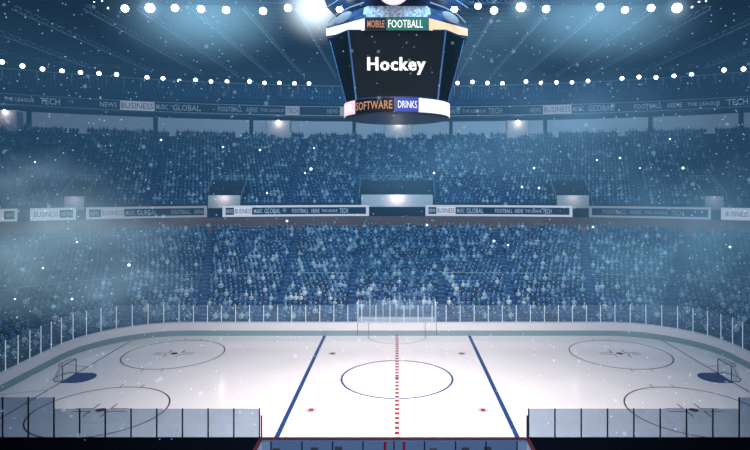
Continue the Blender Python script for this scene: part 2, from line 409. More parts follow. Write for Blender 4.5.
# ------------------------------------------------------------------ seats and spectators
def seat_mesh():
    b = MB(); b.bevbox(-.22, .22, -.16, .24, .38, .45, .02)
    b.loft([[(-.22,-.2+dy,z),(.22,-.2+dy,z),(.2,-.14+dy,z),(-.2,-.14+dy,z)] for dy, z in ((.02,.44),(0,.6),(-.04,.82),(-.03,.86))])
    b.box(-.04, .04, -.2, -.12, 0, .4); b.box(-.24, -.21, -.16, .16, .5, .56); b.box(.21, .24, -.16, .16, .5, .56)
    b.box(-.2, .2, -.185, -.15, .80, .88, 1)
    o = b.build('seat_t', [M_seat, M_trim]); me = o.data; bpy.data.objects.remove(o); return me
def ringv(cx, cy, z, rx, ry, n): return [(cx+rx*math.cos(2*math.pi*i/n), cy+ry*math.sin(2*math.pi*i/n), z) for i in range(n)]
def person_mesh(hi, arms='lap', lean=0.0):
    """seated figure facing +y, hips at the seat; slots shirt, trousers, skin, hair"""
    n = 12 if hi else 6; b = MB(); L = lambda z: lean*(z-.45)
    prof = [(.42,.17,.13),(.52,.17,.12),(.66,.155,.105),(.82,.185,.12),(.93,.2,.11),(.99,.13,.085),(1.02,.06,.06)] if hi else [(.42,.17,.12),(.66,.155,.1),(.93,.21,.11),(1.0,.07,.07)]
    b.loft([ringv(0, L(z), z, rx, ry, n) for z, rx, ry in prof], 0)
    hp = [(1.0,.05,.05),(1.06,.055,.06),(1.09,.07,.085),(1.15,.08,.1),(1.21,.08,.1)] if hi else [(1.0,.05,.05),(1.08,.07,.08),(1.2,.08,.095)]
    b.loft([ringv(0, L(z)+.01, z, rx, ry, n) for z, rx, ry in hp], 2)
    hh = [(1.19,.086,.104),(1.25,.085,.1),(1.29,.06,.07),(1.305,.02,.02)] if hi else [(1.19,.088,.1),(1.27,.07,.08),(1.3,.03,.03)]
    b.loft([ringv(0, L(z)-.008, z, rx, ry, n) for z, rx, ry in hh], 3)
    if hi:
        b.loft([ringv(0, L(z)-.05, z, .075, .055, 10) for z in (1.08, 1.14, 1.22)], 3)             # back of the hair
        b.loft([ringv(0, L(1.14)+.1+dy, z, r, r, 6) for z, r, dy in ((1.12,.016,.012),(1.14,.014,.014),(1.175,.008,0))], 2)  # nose
        for u in (-1, 1): b.loft([ringv(u*.083, L(1.14), z, .012, .022, 6) for z in (1.11, 1.14, 1.17)], 2)             # ears
    for u in (-1, 1):
        k = 8 if hi else 4
        b.tube((u*.09, .02, .48), (u*.11, .46, .5), .085, k, 1, .065)
        b.tube((u*.11, .45, .5), (u*.11, .46, .08), .062, k, 1, .042)
        if hi: b.bevbox(u*.11-.045, u*.11+.045, .42, .66, 0, .09, .02, 3)
        sh = (u*.2, L(.9), .91)
        el, ha = {'lap': ((u*.24, .1, .68), (u*.12, .32, .62)), 'up': ((u*.34, .1, 1.12), (u*.3, .12, 1.38)), 'clap': ((u*.25, .14, .74), (u*.05, .32, .9))}[arms]
        b.tube(sh, el, .052, k, 0, .042); b.tube(el, ha, .042, k, 0, .03)
        h = Vector(ha); d = (h-Vector(el)).normalized()*.1; b.tube(h, h+d, .035, k, 2, .025)
    return b
PEOPLE = []
for arms, lean in (('lap', 0), ('clap', .08), ('up', 0), ('lap', -.1), ('clap', -.03)):
    o = person_mesh(True, arms, lean).build('p', [M_shirt, M_jeans, M_skin, M_hair], smooth=True)
    m = o.modifiers.new('r', 'REMESH'); bpy.data.objects.remove(o) if False else None
    o.modifiers.clear(); PEOPLE.append(o.data); bpy.data.objects.remove(o)
SEAT = seat_mesh()
places = []   # x, y, z, angle, tier
def fill(fn, smax, nr, z0, z1, aisles, aw, tierid, skip=None, pitch=.56):
    dz = (z1-z0)/nr
    for r in range(nr):
        t = (r+.42)/nr; ss = np.linspace(-smax, smax, 1600); P = np.array([fn(s, t)[:] for s in ss]); Pb = np.array([fn(s, t+.02)[:] for s in ss])
        d = np.concatenate([[0], np.cumsum(np.hypot(*np.diff(P, axis=0).T))]); n = int(d[-1]/pitch)
        q = (np.arange(n)+.5)*d[-1]/n
        X = np.interp(q, d, P[:,0]); Y = np.interp(q, d, P[:,1]); Sx = np.interp(q, d, ss); dX = np.interp(q, d, Pb[:,0])-X; dY = np.interp(q, d, Pb[:,1])-Y
        for x, y, s, ax, ay in zip(X, Y, Sx, dX, dY):
            sc = d[-1]/(2*smax)
            if min(abs(s-a) for a in aisles)*sc < aw: continue
            if skip and skip(Vector((x, y))): continue
            D = y-CY; px = CX+F*x/D
            if px < -60 or px > 810: continue
            if tierid == 0 and r < 4 and abs(x) < 4.1+.2: 
                if r < 2: continue
            T = Vector((P[1][0]-P[0][0], 0))
            places.append((x, y, z0+dz*(r+1), math.atan2(-ay, -ax)-math.pi/2, tierid, px, D, r))
LA = [-41, -34, -27.5, -21, -13, -5.2, 5.2, 13, 21, 27.5, 34, 41]
UA = [-68, -57, -46, -35.5, -26.5, -16, -5.9, 5.9, 16, 26.5, 35.5, 46, 57, 68]
fill(low_pt, 44, LN, LZ0, LZ1, LA, .62, 0)
fill(up_pt, 74, UN, UZ0, UZ1, UA, .62, 1, lambda p: vom_skip(p, .3))
fill(t3_pt, 95, TN, TZ0, TZ1, [k*11.0 for k in range(-9, 10)], .6, 2, pitch=.62)
occ = {0: .70, 1: .60, 2: .12}
taken = [random.random() < occ[p[4]] for p in places]
vis = [i for i, p in enumerate(places) if 2 < p[5] < 748]
key = sorted(vis, key=lambda i: places[i][6])
key = [i for i in key if places[i][4] == 0]
near_p = [i for i in key if taken[i]][:300]
near_s = [i for i in key if not taken[i]][:300]
for n, i in enumerate(near_p):
    x, y, z, a = places[i][:4]
    o = bpy.data.objects.new('spectator', PEOPLE[random.choice((0,0,1,3,3,4,2))]); COL.objects.link(o)
    o.location = (x, y, z+.002); o.rotation_euler = (0, 0, a+random.uniform(-.15, .15)); o.scale = (1.08,)*3
    tag(o, 'spectator seated in the blue lower stand just behind the rink glass', 'person', 'spectators in the lower stand')
for n, i in enumerate(near_s):
    x, y, z, a = places[i][:4]
    o = bpy.data.objects.new('stadium_seat', SEAT); COL.objects.link(o); o.location = (x, y, z); o.rotation_euler = (0, 0, a)
    tag(o, 'empty blue stadium seat among the front rows behind the rink glass', 'seat', 'empty blue seats in the lower stand')
def mass(name, V, Fc, idx, colfn, mats, mis, lab, cat):
    """many copies of one small shape as one mesh"""
    V = np.array(V); nf = len(Fc); nv = len(V); n = len(idx)
    A = np.array([places[i][3] for i in idx]) + rng.uniform(-.2, .2, n)*(cat == 'crowd'); P = np.array([places[i][:3] for i in idx])
    ca, sa = np.cos(A)[:,None], np.sin(A)[:,None]; sc = rng.uniform(.95, 1.15, n)[:,None] if cat == 'crowd' else 1
    X = (V[None,:,0]*ca-V[None,:,1]*sa)*sc+P[:,0:1]; Y = (V[None,:,0]*sa+V[None,:,1]*ca)*sc+P[:,1:2]; Z = V[None,:,2]*sc+P[:,2:3]
    co = np.stack([X, Y, Z], -1).reshape(-1, 3)
    loops = np.concatenate([np.array(f) for f in Fc]); ls = np.cumsum([0]+[len(f) for f in Fc[:-1]])
    me = bpy.data.meshes.new(name); me.vertices.add(len(co)); me.vertices.foreach_set('co', co.ravel())
    LL = (loops[None,:]+np.arange(n)[:,None]*nv).ravel(); me.loops.add(len(LL)); me.loops.foreach_set('vertex_index', LL.astype(np.int32))
    me.polygons.add(n*nf); me.polygons.foreach_set('loop_start', (ls[None,:]+np.arange(n)[:,None]*len(loops)).ravel().astype(np.int32))
    for m in mats: me.materials.append(m)
    me.polygons.foreach_set('material_index', np.tile(np.array(mis, dtype=np.int32), n)); me.update(calc_edges=True)
    if colfn is not None:
        at = me.color_attributes.new('col', 'FLOAT_COLOR', 'POINT'); at.data.foreach_set('color', np.repeat(colfn(n), nv, axis=0).ravel())
    o = bpy.data.objects.new(name, me); COL.objects.link(o); tag(o, lab, cat, kind='stuff'); return o
def ccol(n):
    C = np.array([lin(c)+(1,) for c in CLOTH]); return C[rng.integers(0, len(C), n)]
pm = person_mesh(False); nps, nss = set(near_p), set(near_s)
for tid, lab in ((0, 'crowd of spectators filling the higher rows of the lower stand'), (1, 'crowd of spectators scattered over the upper stand'), (2, 'sparse crowd in the dark gallery under the roof')):
    idx = [i for i in range(len(places)) if taken[i] and i not in nps and places[i][4] == tid]
    mass('crowd', pm.v, pm.f, idx, ccol, [M_crowd, M_jeans, M_skin, M_crowd], pm.m, lab, 'crowd')
sb = MB(); sb.box(-.23, .23, -.16, .22, .36, .44); sb.box(-.23, .23, -.22, -.15, .42, .80); sb.box(-.13, .13, -.22, -.14, .80, .90, 1)
for tid, lab in ((0, 'rows of blue seats filling the lower stand'), (1, 'rows of blue seats filling the upper stand'), (2, 'rows of blue seats in the dark gallery under the roof')):
    idx = [i for i in range(len(places)) if i not in nss and places[i][4] == tid]
    mass('stadium_seats', sb.v, sb.f, idx, None, [M_seat, M_trim], sb.m, lab, 'seats')
# stair nosings in the aisles
for fn, aa, z0, z1, nr, nm in ((low_pt, LA, LZ0, LZ1, LN, 'floor_aisle_steps'), (up_pt, UA, UZ0, UZ1, UN, 'floor_upper_aisle_steps')):
    b = MB(); dz = (z1-z0)/nr
    for a in aa:
        for r in range(nr*2):
            t = r/(2*nr); p = fn(a, t); q = fn(a+.1, t); d = (q-p).normalized()
            if nr == UN and fn is up_pt and vom_skip(p, .2): continue
            z = z0+dz*(r+1)/2 + (.0 if r % 2 == 0 else 0)
            n = Vector((-d.y, d.x)); e = p+d*.45; s_ = p-d*.45
            if n.dot(fn(a, t+.02)-p) < 0: n = -n
            zz = z0+dz*(r//2+1)-(dz/2 if r % 2 == 0 else 0)+.03
            b.loft([[(s_.x,s_.y,k),(e.x,e.y,k),(e.x+n.x*.07,e.y+n.y*.07,k),(s_.x+n.x*.07,s_.y+n.y*.07,k)] for k in (zz-.05, zz+.02)])
    struct(b.build(nm, M_stair))
# hand rails across the lower stand, segments between aisles
def rail_run(fn, s0, s1, t, z, lab, h=.95):
    g = empty('guard_rail'); b = MB(); P = [fn(s, t) for s in along(s0, s1, max(2, int(abs(s1-s0)/1.2)))]
    b.path([(p.x, p.y, z+h) for p in P], .03, 5); o = b.build('top_rail', M_rail, g)
    for p in P[::2]:
        b = MB(); b.tube((p.x,p.y,z), (p.x,p.y,z+h), .02, 5); b.build('rail_post', M_rail, g)
    c = P[len(P)//2]; g.location = (c.x, c.y, z); shift(g)
    return tag(g, lab, 'rail', 'guard rails')
rt = 10.0/26; rz = LZ0+(LZ1-LZ0)*rt
for k, (s0, s1, w) in enumerate(((-33.4,-28.1,'in front of the left corner section'), (-26.9,-21.6,'at the left bend of the stand'), (-20.4,-13.6,'just left of the left blue line'), (-12.4,-5.8,'directly left of the middle section'),
        (5.8,12.4,'directly right of the middle section'), (13.6,20.4,'just right of the right blue line'), (21.6,26.9,'at the right bend of the stand'), (28.1,33.4,'in front of the right corner section'))):
    rail_run(low_pt, s0, s1, rt, rz+.37, 'thin steel rail halfway up the lower stand '+w)
for s0, s1, w in ((-26,-6,'left'), (6,26,'right')):
    rail_run(low_pt, s0*.92, s1*.92, .985, LZ1, 'thin steel rail along the top of the lower stand, %s of center' % w, .5)

# ------------------------------------------------------------------ entrance boxes
def lightm(name, loc, e, col=(1,.93,.88), r=.15, typ='POINT'):
    l = bpy.data.lights.new(name, typ); l.energy = e; l.color = col; l.shadow_soft_size = r
    o = bpy.data.objects.new(name, l); COL.objects.link(o); o.location = loc; return o
def entrance(x0, x1, y0, y1, z0, z1, lab, e):
    g = empty('entrance_box', ((x0+x1)/2, y0, z0)); tag(g, lab, 'entrance', 'stand entrances')
    b = MB(); b.bevbox(x0+.25, x1-.25, y0+.5, y0+.7, z0, z1, .03); b.build('parapet', M_box, g)
    zt = z1+1.9
    for x in (x0, x1):
        b = MB(); w = .12
        b.loft([[(x-w,y,zb),(x+w,y,zb),(x+w,y,zc),(x-w,y,zc)] for y, zb, zc in ((y0+.3, z0-2.4, z1-.6), (y1, z0-2.4, zt+.25))]); b.build('side_wall', M_dark, g)
        b = MB(); b.path([(x, y0+.3, z1-.55+.9), (x, y1, zt+1.1)], .04, 5)
        for k in range(4):
            f = k/3; y = y0+.3+(y1-y0-.3)*f; zz = z1-.6+(zt+.25-z1+.6)*f; b.tube((x,y,zz), (x,y,zz+.9), .025, 5)
        b.build('hand_rail', M_rail, g)
    b = MB(); b.box(x0, x1, y1-.1, y1+.1, z0-2.4, zt+.2); b.build('back_wall', M_dark, g)
    b = MB(); b.path([(x0, y1, zt+1.0), (x1, y1, zt+1.0)], .03, 5); b.path([(x0, y1, zt+.6), (x1, y1, zt+.6)], .02, 5)
    for k in range(7): x = x0+(x1-x0)*k/6; b.tube((x,y1,zt+.2), (x,y1,zt+1.0), .025, 5)
    b.build('back_rail', M_rail, g)
    shift(g)
    if e: lightm('entrance_light', ((x0+x1)/2, y0-.6, z1-.3), e)
entrance(-5.65, 5.65, 38.3, 42.6, 12.5, 14.35, 'white entrance parapet between the two lit ribbon boards at the middle of the stands', 140)
labs = ['white entrance parapet beside the left lit ribbon board above the lower stand', 'white entrance parapet beside the right lit ribbon board above the lower stand',
        'white entrance parapet far left above the misty end of the stand', 'white entrance parapet far right above the misty end of the stand']
for (x0, x1, y1), lab, e in zip(VOMS, labs, (60, 30, 16, 10)):
    entrance(x0, x1, y1-4.2, y1, 12.4, 14.3, lab, e)
# concourse boxes with a lamp on top, and dark columns
for px0, px1, lab, e in ((-6, 17, 'lit white booth on the concourse at the far left edge', 40), (267, 290, 'lit white booth on the concourse left of the scoreboard', 60),
                      (385, 412, 'lit white booth on the concourse straight below the scoreboard', 60), (507, 529, 'lit white booth on the concourse right of the scoreboard', 60)):
    p = ell_px((px0+px1)/2, 88.4, 59.3); D = p[1]-CY; w = (px1-px0)*D/F/2
    g = empty('concourse_booth', (p[0], p[1], 25)); tag(g, lab, 'booth', 'lit concourse booths')
    b = MB(); b.bevbox(p[0]-w, p[0]+w, p[1], p[1]+1.6, 24.0, 27.4, .05); b.build('wall_panel', M_box, g)
    b = MB(); b.bevbox(p[0]-w-.1, p[0]+w+.1, p[1]-.1, p[1]+1.6, 27.4, 27.55, .03); b.build('roof_panel', M_conw, g)
    b = MB(); b.loft([ringv(p[0], p[1]-.25, z, r, r, 12) for z, r in ((27.1,.05),(27.2,.22),(27.45,.24),(27.6,.1))]); b.build('lamp', M_lens, g); shift(g)
    lightm('booth_light', (p[0], p[1]-1.0, 27.0), e)
for px in (28, 155, 251, 354, 451, 545.5, 651, 742):
    p = ell_px(px, 89.6, 60.4); g = MB(); g.bevbox(p[0]-.3, p[0]+.3, p[1], p[1]+.5, 24.0, 28.25, .05)
    tag(g.build('concourse_column', M_dark), 'dark square column standing against the pale concourse wall', 'column', 'dark concourse columns')

# ------------------------------------------------------------------ ribbon boards
def em(name, rgb, e): return mat(name, tuple(v*.25 for v in rgb), .5, emit=e, ergb=rgb, spec=.1)
def ribbon(name, lab, grp, a, b_, z0, z1, p0, p1, blocks, words, bright, frame=True):
    c = ell_px((p0+p1)/2, a, b_); g = empty(name, (c[0], c[1], z0)); tag(g, lab, 'advertising board', grp)
    tagn = '%s_%d' % (name, int(bright*100))
    m_fr = em('ribbon_frame_%s' % tagn, (214,222,240), bright); m_dk = em('ribbon_dark_%s' % tagn, (24,46,84), .35*bright+.15)
    m_wh = em('ribbon_white_%s' % tagn, (225,232,245), bright*1.05); m_tx = em('ribbon_text_%s' % tagn, (176,206,232), bright*.9); m_bt = em('ribbon_btext_%s' % tagn, (60,90,150), .6)
    n = max(6, int((p1-p0)/6)); X = lambda q, off=0: ell_px(q, a-off, b_-off)
    H = z1-z0; fr = .3 if frame else 0
    mb = MB(); mb.band([X(p0+(p1-p0)*i/n) for i in range(n+1)], z0, z1, .3)
    mb.build('housing', M_fascia, g)
    if frame:
        mb = MB(); P = [X(p0+(p1-p0)*i/n, .04) for i in range(n+1)]
        mb.band(P, z0, z0+.3, .1); mb.band(P, z1-.3, z1, .1)
        dp = 3.0*(1 if p1 > p0 else -1)
        mb.band([X(p0, .04), X(p0+dp, .04)], z0, z1, .1); mb.band([X(p1-dp, .04), X(p1, .04)], z0, z1, .1); mb.build('frame', m_fr, g)
    else: dp = 0
    mb = MB(); mb.band([X(p0+dp+(p1-p0-2*dp)*i/n, .02) for i in range(n+1)], z0+fr, z1-fr, .05); disp = mb.build('display', m_dk, g); wps = []
    for q0, q1 in blocks:
        mb = MB(); mb.band([X(q0+(q1-q0)*i/3, .08) for i in range(4)], z0+fr*.9, z1-fr*.9, .05); wps.append((q0, q1, mb.build('white_panel', m_wh, g)))
    for w, q0, q1 in words:
        on = any(b0 <= (q0+q1)/2 <= b1 for b0, b1 in blocks)
        zz = .3 if w == 'THE LEAGUE' else (.16 if w in ('GLOBAL', 'BUSINESS', 'TECH') else .22); zl, zh = z0+fr+(H-2*fr)*zz, z1-fr-(H-2*fr)*zz
        def fn(u, v, q0=q0, q1=q1): x, y = X(q0+(q1-q0)*u, .16); return (x, y, zl+(zh-zl)*v)
        par = next((o for b0, b1, o in wps if b0 <= (q0+q1)/2 <= b1), disp); lettering(w, fn, m_bt if on else m_tx, par, .01)
    shift(g)
RG = 'lit ribbon boards between the stands'; ra, rb = 66.6, 37.8; z0, z1 = 11.2, 12.83
ribbon('ribbon_board', 'white framed ribbon board left of the middle entrance', RG, ra, rb, z0, z1, 222.5, 369, [(234, 252)],
       [('NEWS',225.8,233),('BUSINESS',235,251.5),('MUSIC',254,262.5),('GLOBAL',264.5,280.5),('FOOTBALL',292,308.5),('ARENE',311,319.5),('THE LEAGUE',321.5,337.5),('TECH',339.5,348)], .95)
ribbon('ribbon_board', 'white framed ribbon board right of the middle entrance', RG, ra, rb, z0, z1, 425.5, 572.5, [(436.5, 455.5)],
       [('NEWS',429,435.5),('BUSINESS',437.5,454.5),('MUSIC',457,464.5),('GLOBAL',466.5,483.5),('FOOTBALL',495,512.5),('ARENE',514.5,523),('THE LEAGUE',525,541.5),('TECH',543,551.5)], .9)
ribbon('ribbon_board', 'pale framed ribbon board second from the middle on the left, reading GLOBAL FOOTBALL', RG, ra, rb, z0, z1, 86, 207, [(101, 124)],
       [('NEWS',90,98.5),('BUSINESS',102,123),('MUSIC',126,135),('GLOBAL',137,157),('FOOTBALL',171.5,190.5),('ARENE',194,203.5)], .38)
ribbon('ribbon_board', 'dim framed ribbon board second from the middle on the right, without any white block', RG, ra, rb, z0, z1, 589, 711, [],
       [('FOOTBALL',603,626),('ARENE',630,641),('THE LEAGUE',644,668),('TECH',671,683.5)], .3)
ribbon('ribbon_board', 'short ribbon board reading BUSINESS NEWS in the mist on the left', RG, ra, rb, z0, z1, 30, 76, [(33, 59.5)],
       [('BUSINESS',34,58.5),('NEWS',61,72.5)], .45)
ribbon('ribbon_board', 'ribbon board cut by the left edge of the photo', RG, ra, rb, z0, z1, -30, 17.5, [(-27, 4)], [('NEWS',5.5,14)], .4)
ribbon('ribbon_board', 'ribbon board reading BUSINESS cut by the right edge of the photo', RG, ra, rb, z0, z1, 721, 790, [(724, 750)],
       [('BUSINESS',725.5,748.5),('MUSIC',752,761)], .5)
UW = [('THE LEAGUE',4,34),('TECH',40,60),('NEWS',100,117),('BUSINESS',121,153.5),('MUSIC',156,168),('GLOBAL',173,200),('FOOTBALL',218,242),('ARENE',246,257.5),('THE LEAGUE',260,284),('TECH',286.5,298.5),
      ('NEWS',327,338),('ARENE',450,460),('THE LEAGUE',462,486),('TECH',488,502),('NEWS',530,541),('BUSINESS',544,570.5),('MUSIC',573,584),('GLOBAL',588,614),('FOOTBALL',634,662),('ARENE',667,682),('THE LEAGUE',687,720),('TECH',727,748)]
ribbon('gallery_ribbon', 'long curved blue ribbon board along the gallery front under the roof', None, 87.0, 56.9, 28.35, 29.85, -60, 810, [(120, 154.5), (285.5, 299.5), (340, 345), (543, 571.5)], UW, .42, False)
for z, nm in ((29.85, 'trim_1'), (28.25, 'trim_2')):
    struct(ell_band(86.9, 56.8, z, z+.1, .15, -60, 810).build(nm, M_rail))
hr = empty('gallery_screen', (0, 60.5, 32)); tag(hr, 'row of slim hanging posts under a thin rail at the back of the gallery', 'rail')
ppx = [2+17.4*i+ (0 if i < 60 else 0) for i in range(-1, 45)]
mb = MB(); mb.path([ell_px(q, 90, 61.4)+(34.45,) for q in range(-20, 780, 10)], .06, 5); mb.build('top_rail', M_rail, hr)
for k, q in enumerate(ppx):
    p = ell_px(q, 90, 61.4); mb = MB(); mb.bevbox(p[0]-.055, p[0]+.055, p[1]-.055, p[1]+.055, 32.2 if k % 2 else 31.6, 34.45, .02); mb.build('post', M_rail, hr)
shift(hr)

# ------------------------------------------------------------------ lamps and roof steel
def lamp_meshes(r):
    h = MB(); n = 16
    h.loft([[(rr*math.cos(t), y, rr*math.sin(t)) for t in [2*math.pi*i/n for i in range(n)]] for y, rr in ((.55,r*.35),(.45,r*.7),(.1,r*.95),(-.05,r*1.12),(-.05,r*1.0),(.02,r*.98))])
    h.bevbox(-.06, .06, .1, .3, r*.9, r*.9+.5, .02)
    l = MB(); l.loft([[(rr*math.cos(t), y, rr*math.sin(t)) for t in [2*math.pi*i/n for i in range(n)]] for y, rr in ((.0,r*.96),(-.1,r*.8),(-.16,r*.4),(-.18,r*.05))])
    return h, l
def lamp_set(name, items, r, grp, labfn):
    proto = None
    for k, (x, y, z, sc) in enumerate(items):
        if proto is None:
            g = empty(name); h, l = lamp_meshes(r); h.build('housing', M_house, g, smooth=False); l.build('lens', M_lens, g, smooth=True); proto = g
        else:
            g = proto.copy(); COL.objects.link(g)
            for c in proto.children: cc = c.copy(); COL.objects.link(cc); cc.parent = g
        g.location = (x, y, z); g.scale = (sc,)*3; g.rotation_euler = (0, 0, math.atan2(-(x), (y-CY)*1.0)*.8)
        tag(g, labfn(k), 'lamp', grp)
big = [(102,1,.2),(108,8,.22),(94,2,.2),(125,8.5,1),(150,8,1.25),(175,8,1),(201,9,1),(226,10,1),(263,11,1),(288,8,1),(315,6,1.8),(478,6,.9),(494,10.5,1),(521,7,1.3),(546,9,1),(600,7,1),(625,10,.95),(651,8,1),(677,8,1.3),(692,7,.25),(699,2,.22),(706,1,.2)]  # smallest entries stand for irregular glints, built as tiny lamps
D0 = 62.0; its = []
for px, py, sc in big: its.append(((px-CX)*D0/F, D0+CY, CZ+(HY-py)*D0/F, sc))
lamp_set('floodlight', its, .42, 'floodlights on the roof truss', lambda k: 'very bright large floodlight beside the top left of the scoreboard' if big[k][2] == 1.8 else 'round white floodlight in the row along the roof truss')
sm = [(2,62),(22.5,66),(42.5,69),(62,71),(80.5,72.5),(99,73.5),(116.5,74.5),(147,77.5),(163,78.5),(179.5,81),(195.5,80),(211,81.5),(227,81.5),(249.5,81.5),(264.5,83),(279.5,83),(294.5,83.5),(309,83.5),
      (457.5,83),(472.5,82),(487.5,83),(502.5,83.5),(526,81.5),(541,83),(556.5,82.5),(572,82.5),(588,81),(622,78.5),(639,77),(656,77.5),(674,76),(691.5,74.5),(724,70),(743.5,69)]
its = []
for px, py in sm:
    D = 18.9*F/(HY-py); its.append(((px-CX)*D/F, D+CY, 35.0, 1))
lamp_set('gallery_lamp', its, .38, 'small round lamps under the roof edge', lambda k: 'small round white lamp in the curved row above the gallery')
mb = MB()
for z in (35.6, 36.1):
    for y in (14.6, 15.2): mb.tube((-40, y, z), (40, y, z), .05, 5)
for i in range(80):
    x = -40+i; mb.tube((x, 14.6, 35.6), (x+.5, 14.6, 36.1), .03, 4); mb.tube((x+.5, 14.6, 36.1), (x+1, 14.6, 35.6), .03, 4)
tag(mb.build('lighting_truss', M_truss), 'steel truss carrying the row of floodlights below the roof', 'truss')
for x in (-52,-43,-35,-29,-23,-17.2,-11.3,-5.6,5.6,11.3,17.2,23,29,35,43,52):
    mb = MB(); y1 = 60
    for z, r in ((35.5, .07), (36.1, .05)): mb.tube((x, 16.5, z), (x, y1*math.sqrt(max(.1, 1-(x/92)**2)), z), r, 5)
    L = y1*math.sqrt(1-(x/92)**2)-16.5; n = int(L/2)
    for i in range(n): mb.tube((x, 16.5+L*i/n, 35.5), (x, 16.5+L*(i+.5)/n, 36.1), .03, 4); mb.tube((x, 16.5+L*(i+.5)/n, 36.1), (x, 16.5+L*(i+1)/n, 35.5), .03, 4)
    tag(mb.build('roof_truss', M_rib), 'thin pale roof truss running back from the floodlights', 'truss', 'roof trusses running to the rear wall')

# ------------------------------------------------------------------ scoreboard
sbd = empty('scoreboard', (0, 0, 21.4)); tag(sbd, 'large dark eight-sided scoreboard reading Hockey hanging over center ice', 'scoreboard')
M_scr = mat('screen_black', (5,12,18), .5, spec=.15, emit=.3, ergb=(14,28,38), noise=.4, scale=.5)
M_sbody = mat('scoreboard_body', (26,44,70), .35)
M_edge = mat('scoreboard_edge', (60,96,150), .4, emit=.3)
def octo(ax, ay, bx, by, z):  # front corner (ax, ay), side corner (bx, by)
    return [(-ax,-ay,z),(ax,-ay,z),(bx,-by,z),(bx,by,z),(ax,ay,z),(-ax,ay,z),(-bx,by,z),(-bx,-by,z)]
ft = (3.72, 3.85, 5.4, 1.6, 27.75); fb = (3.18, 2.7, 4.05, 1.15, 22.5)
mb = MB(); mb.loft([octo(*fb), octo(*ft)]); mb.build('body', M_sbody, sbd)
def face(P, Q, R, T, ins, off):  # inset quad P..T (bottom-left, bottom-right, top-right, top-left), pushed out
    P, Q, R, T = map(Vector, (P, Q, R, T)); c = (P+Q+R+T)/4; n = (Q-P).cross(T-P).normalized()
    if n.dot(Vector((c.x, c.y, 0))) < 0: n = -n
    f = lambda v, w: v + (w-v)*0 + n*off
    out = []
    for v in (P, Q, R, T): d = (c-v); out.append(v+d.normalized()*ins*1.4+n*off)
    return out
A = octo(*fb); B = octo(*ft)
for i in range(8):
    j = (i+1) % 8; q = face(A[i], A[j], B[j], B[i], .1, .03)
    mb = MB(); q0 = face(A[i], A[j], B[j], B[i], .1, -.02)
    mb.loft([q0, q]); so = mb.build('screen', M_scr, sbd); scr0 = so if i == 0 else scr0
for i in range(8):
    mb = MB(); mb.tube(A[i], B[i], .06, 6); mb.build('edge_strip', M_edge, sbd)
yf = lambda z: -(2.7+(3.85-2.7)*(z-22.5)/5.25)-.09
M_hw = em('hockey_white', (255,255,255), 1.3)
def fn(u, v):
    z = 24.78+(25.78-24.78)*v; return (-2.29+4.5*u, yf(z), z)
lettering('Hockey', fn, M_hw, scr0, .035, vert=(0, .73))
# upper band
tb = [(-5.6,-1.6),(-2.42,-4.0),(2.42,-4.0),(5.6,-1.6),(5.6,1.6),(2.42,4.0),(-2.42,4.0),(-5.6,1.6)]
mb = MB(); mb.loft([[(x*1.0,y,27.62) for x, y in tb], [(x,y,28.6) for x, y in tb]]); mb.build('upper_band', M_fascia, sbd)
def panel(path, z0s, z1s, rgbm, name, off=.04):
    """path of (x, y), heights per point"""
    mb = MB(); rings = []
    for i, (x, y) in enumerate(path):
        r = math.hypot(x, y); ox, oy = x*(1+off/r), y*(1+off/r)
        rings.append([(x,y,z0s[i]),(ox,oy,z0s[i]),(ox,oy,z1s[i]),(x,y,z1s[i])])
    mb.loft(rings); return mb.build(name, rgbm, sbd)
M_white = em('led_white', (255,250,250), 1.25); M_cream = em('led_cream', (255,222,186), 1.05); M_green = em('led_green', (28,128,112), .8); M_ledk = em('led_dark', (22,24,46), .5)
M_org = em('led_orange', (206,150,110), .9); M_blu = em('led_blue', (60,84,190), .9); M_pnk = em('led_pink', (255,215,228), 1.1)
panel([tb[0], tb[1]], [27.85, 27.66], [28.42, 28.56], M_white, 'left_band_panel', .05)
panel([tb[2], tb[3]], [27.66, 27.85], [28.56, 28.42], M_cream, 'right_band_panel', .05)
panel([tb[4], tb[5]], [27.85, 27.66], [28.42, 28.56], M_white, 'rear_band_panel', .05)
X1 = 2.42; xs_ = vx(386.5, 43.2)
p_dk = panel([(-X1,-4.0),(xs_,-4.0)], [27.66]*2, [28.56]*2, M_ledk, 'dark_band_panel', .05); pass
p_gr = panel([(xs_,-4.0),(2.3,-4.0)], [27.66]*2, [28.56]*2, M_green, 'green_band_panel', .05); pass
lettering('MOBILE', lambda u, v: (vx(367.3,43.1)+(vx(384.6,43.1)-vx(367.3,43.1))*u, -4.1, 27.84+.55*v), M_org, p_dk, .012)
lettering('FOOTBALL', lambda u, v: (vx(388.3,43.1)+(vx(422.8,43.1)-vx(388.3,43.1))*u, -4.1, 27.82+.6*v), M_hw, p_gr, .006)
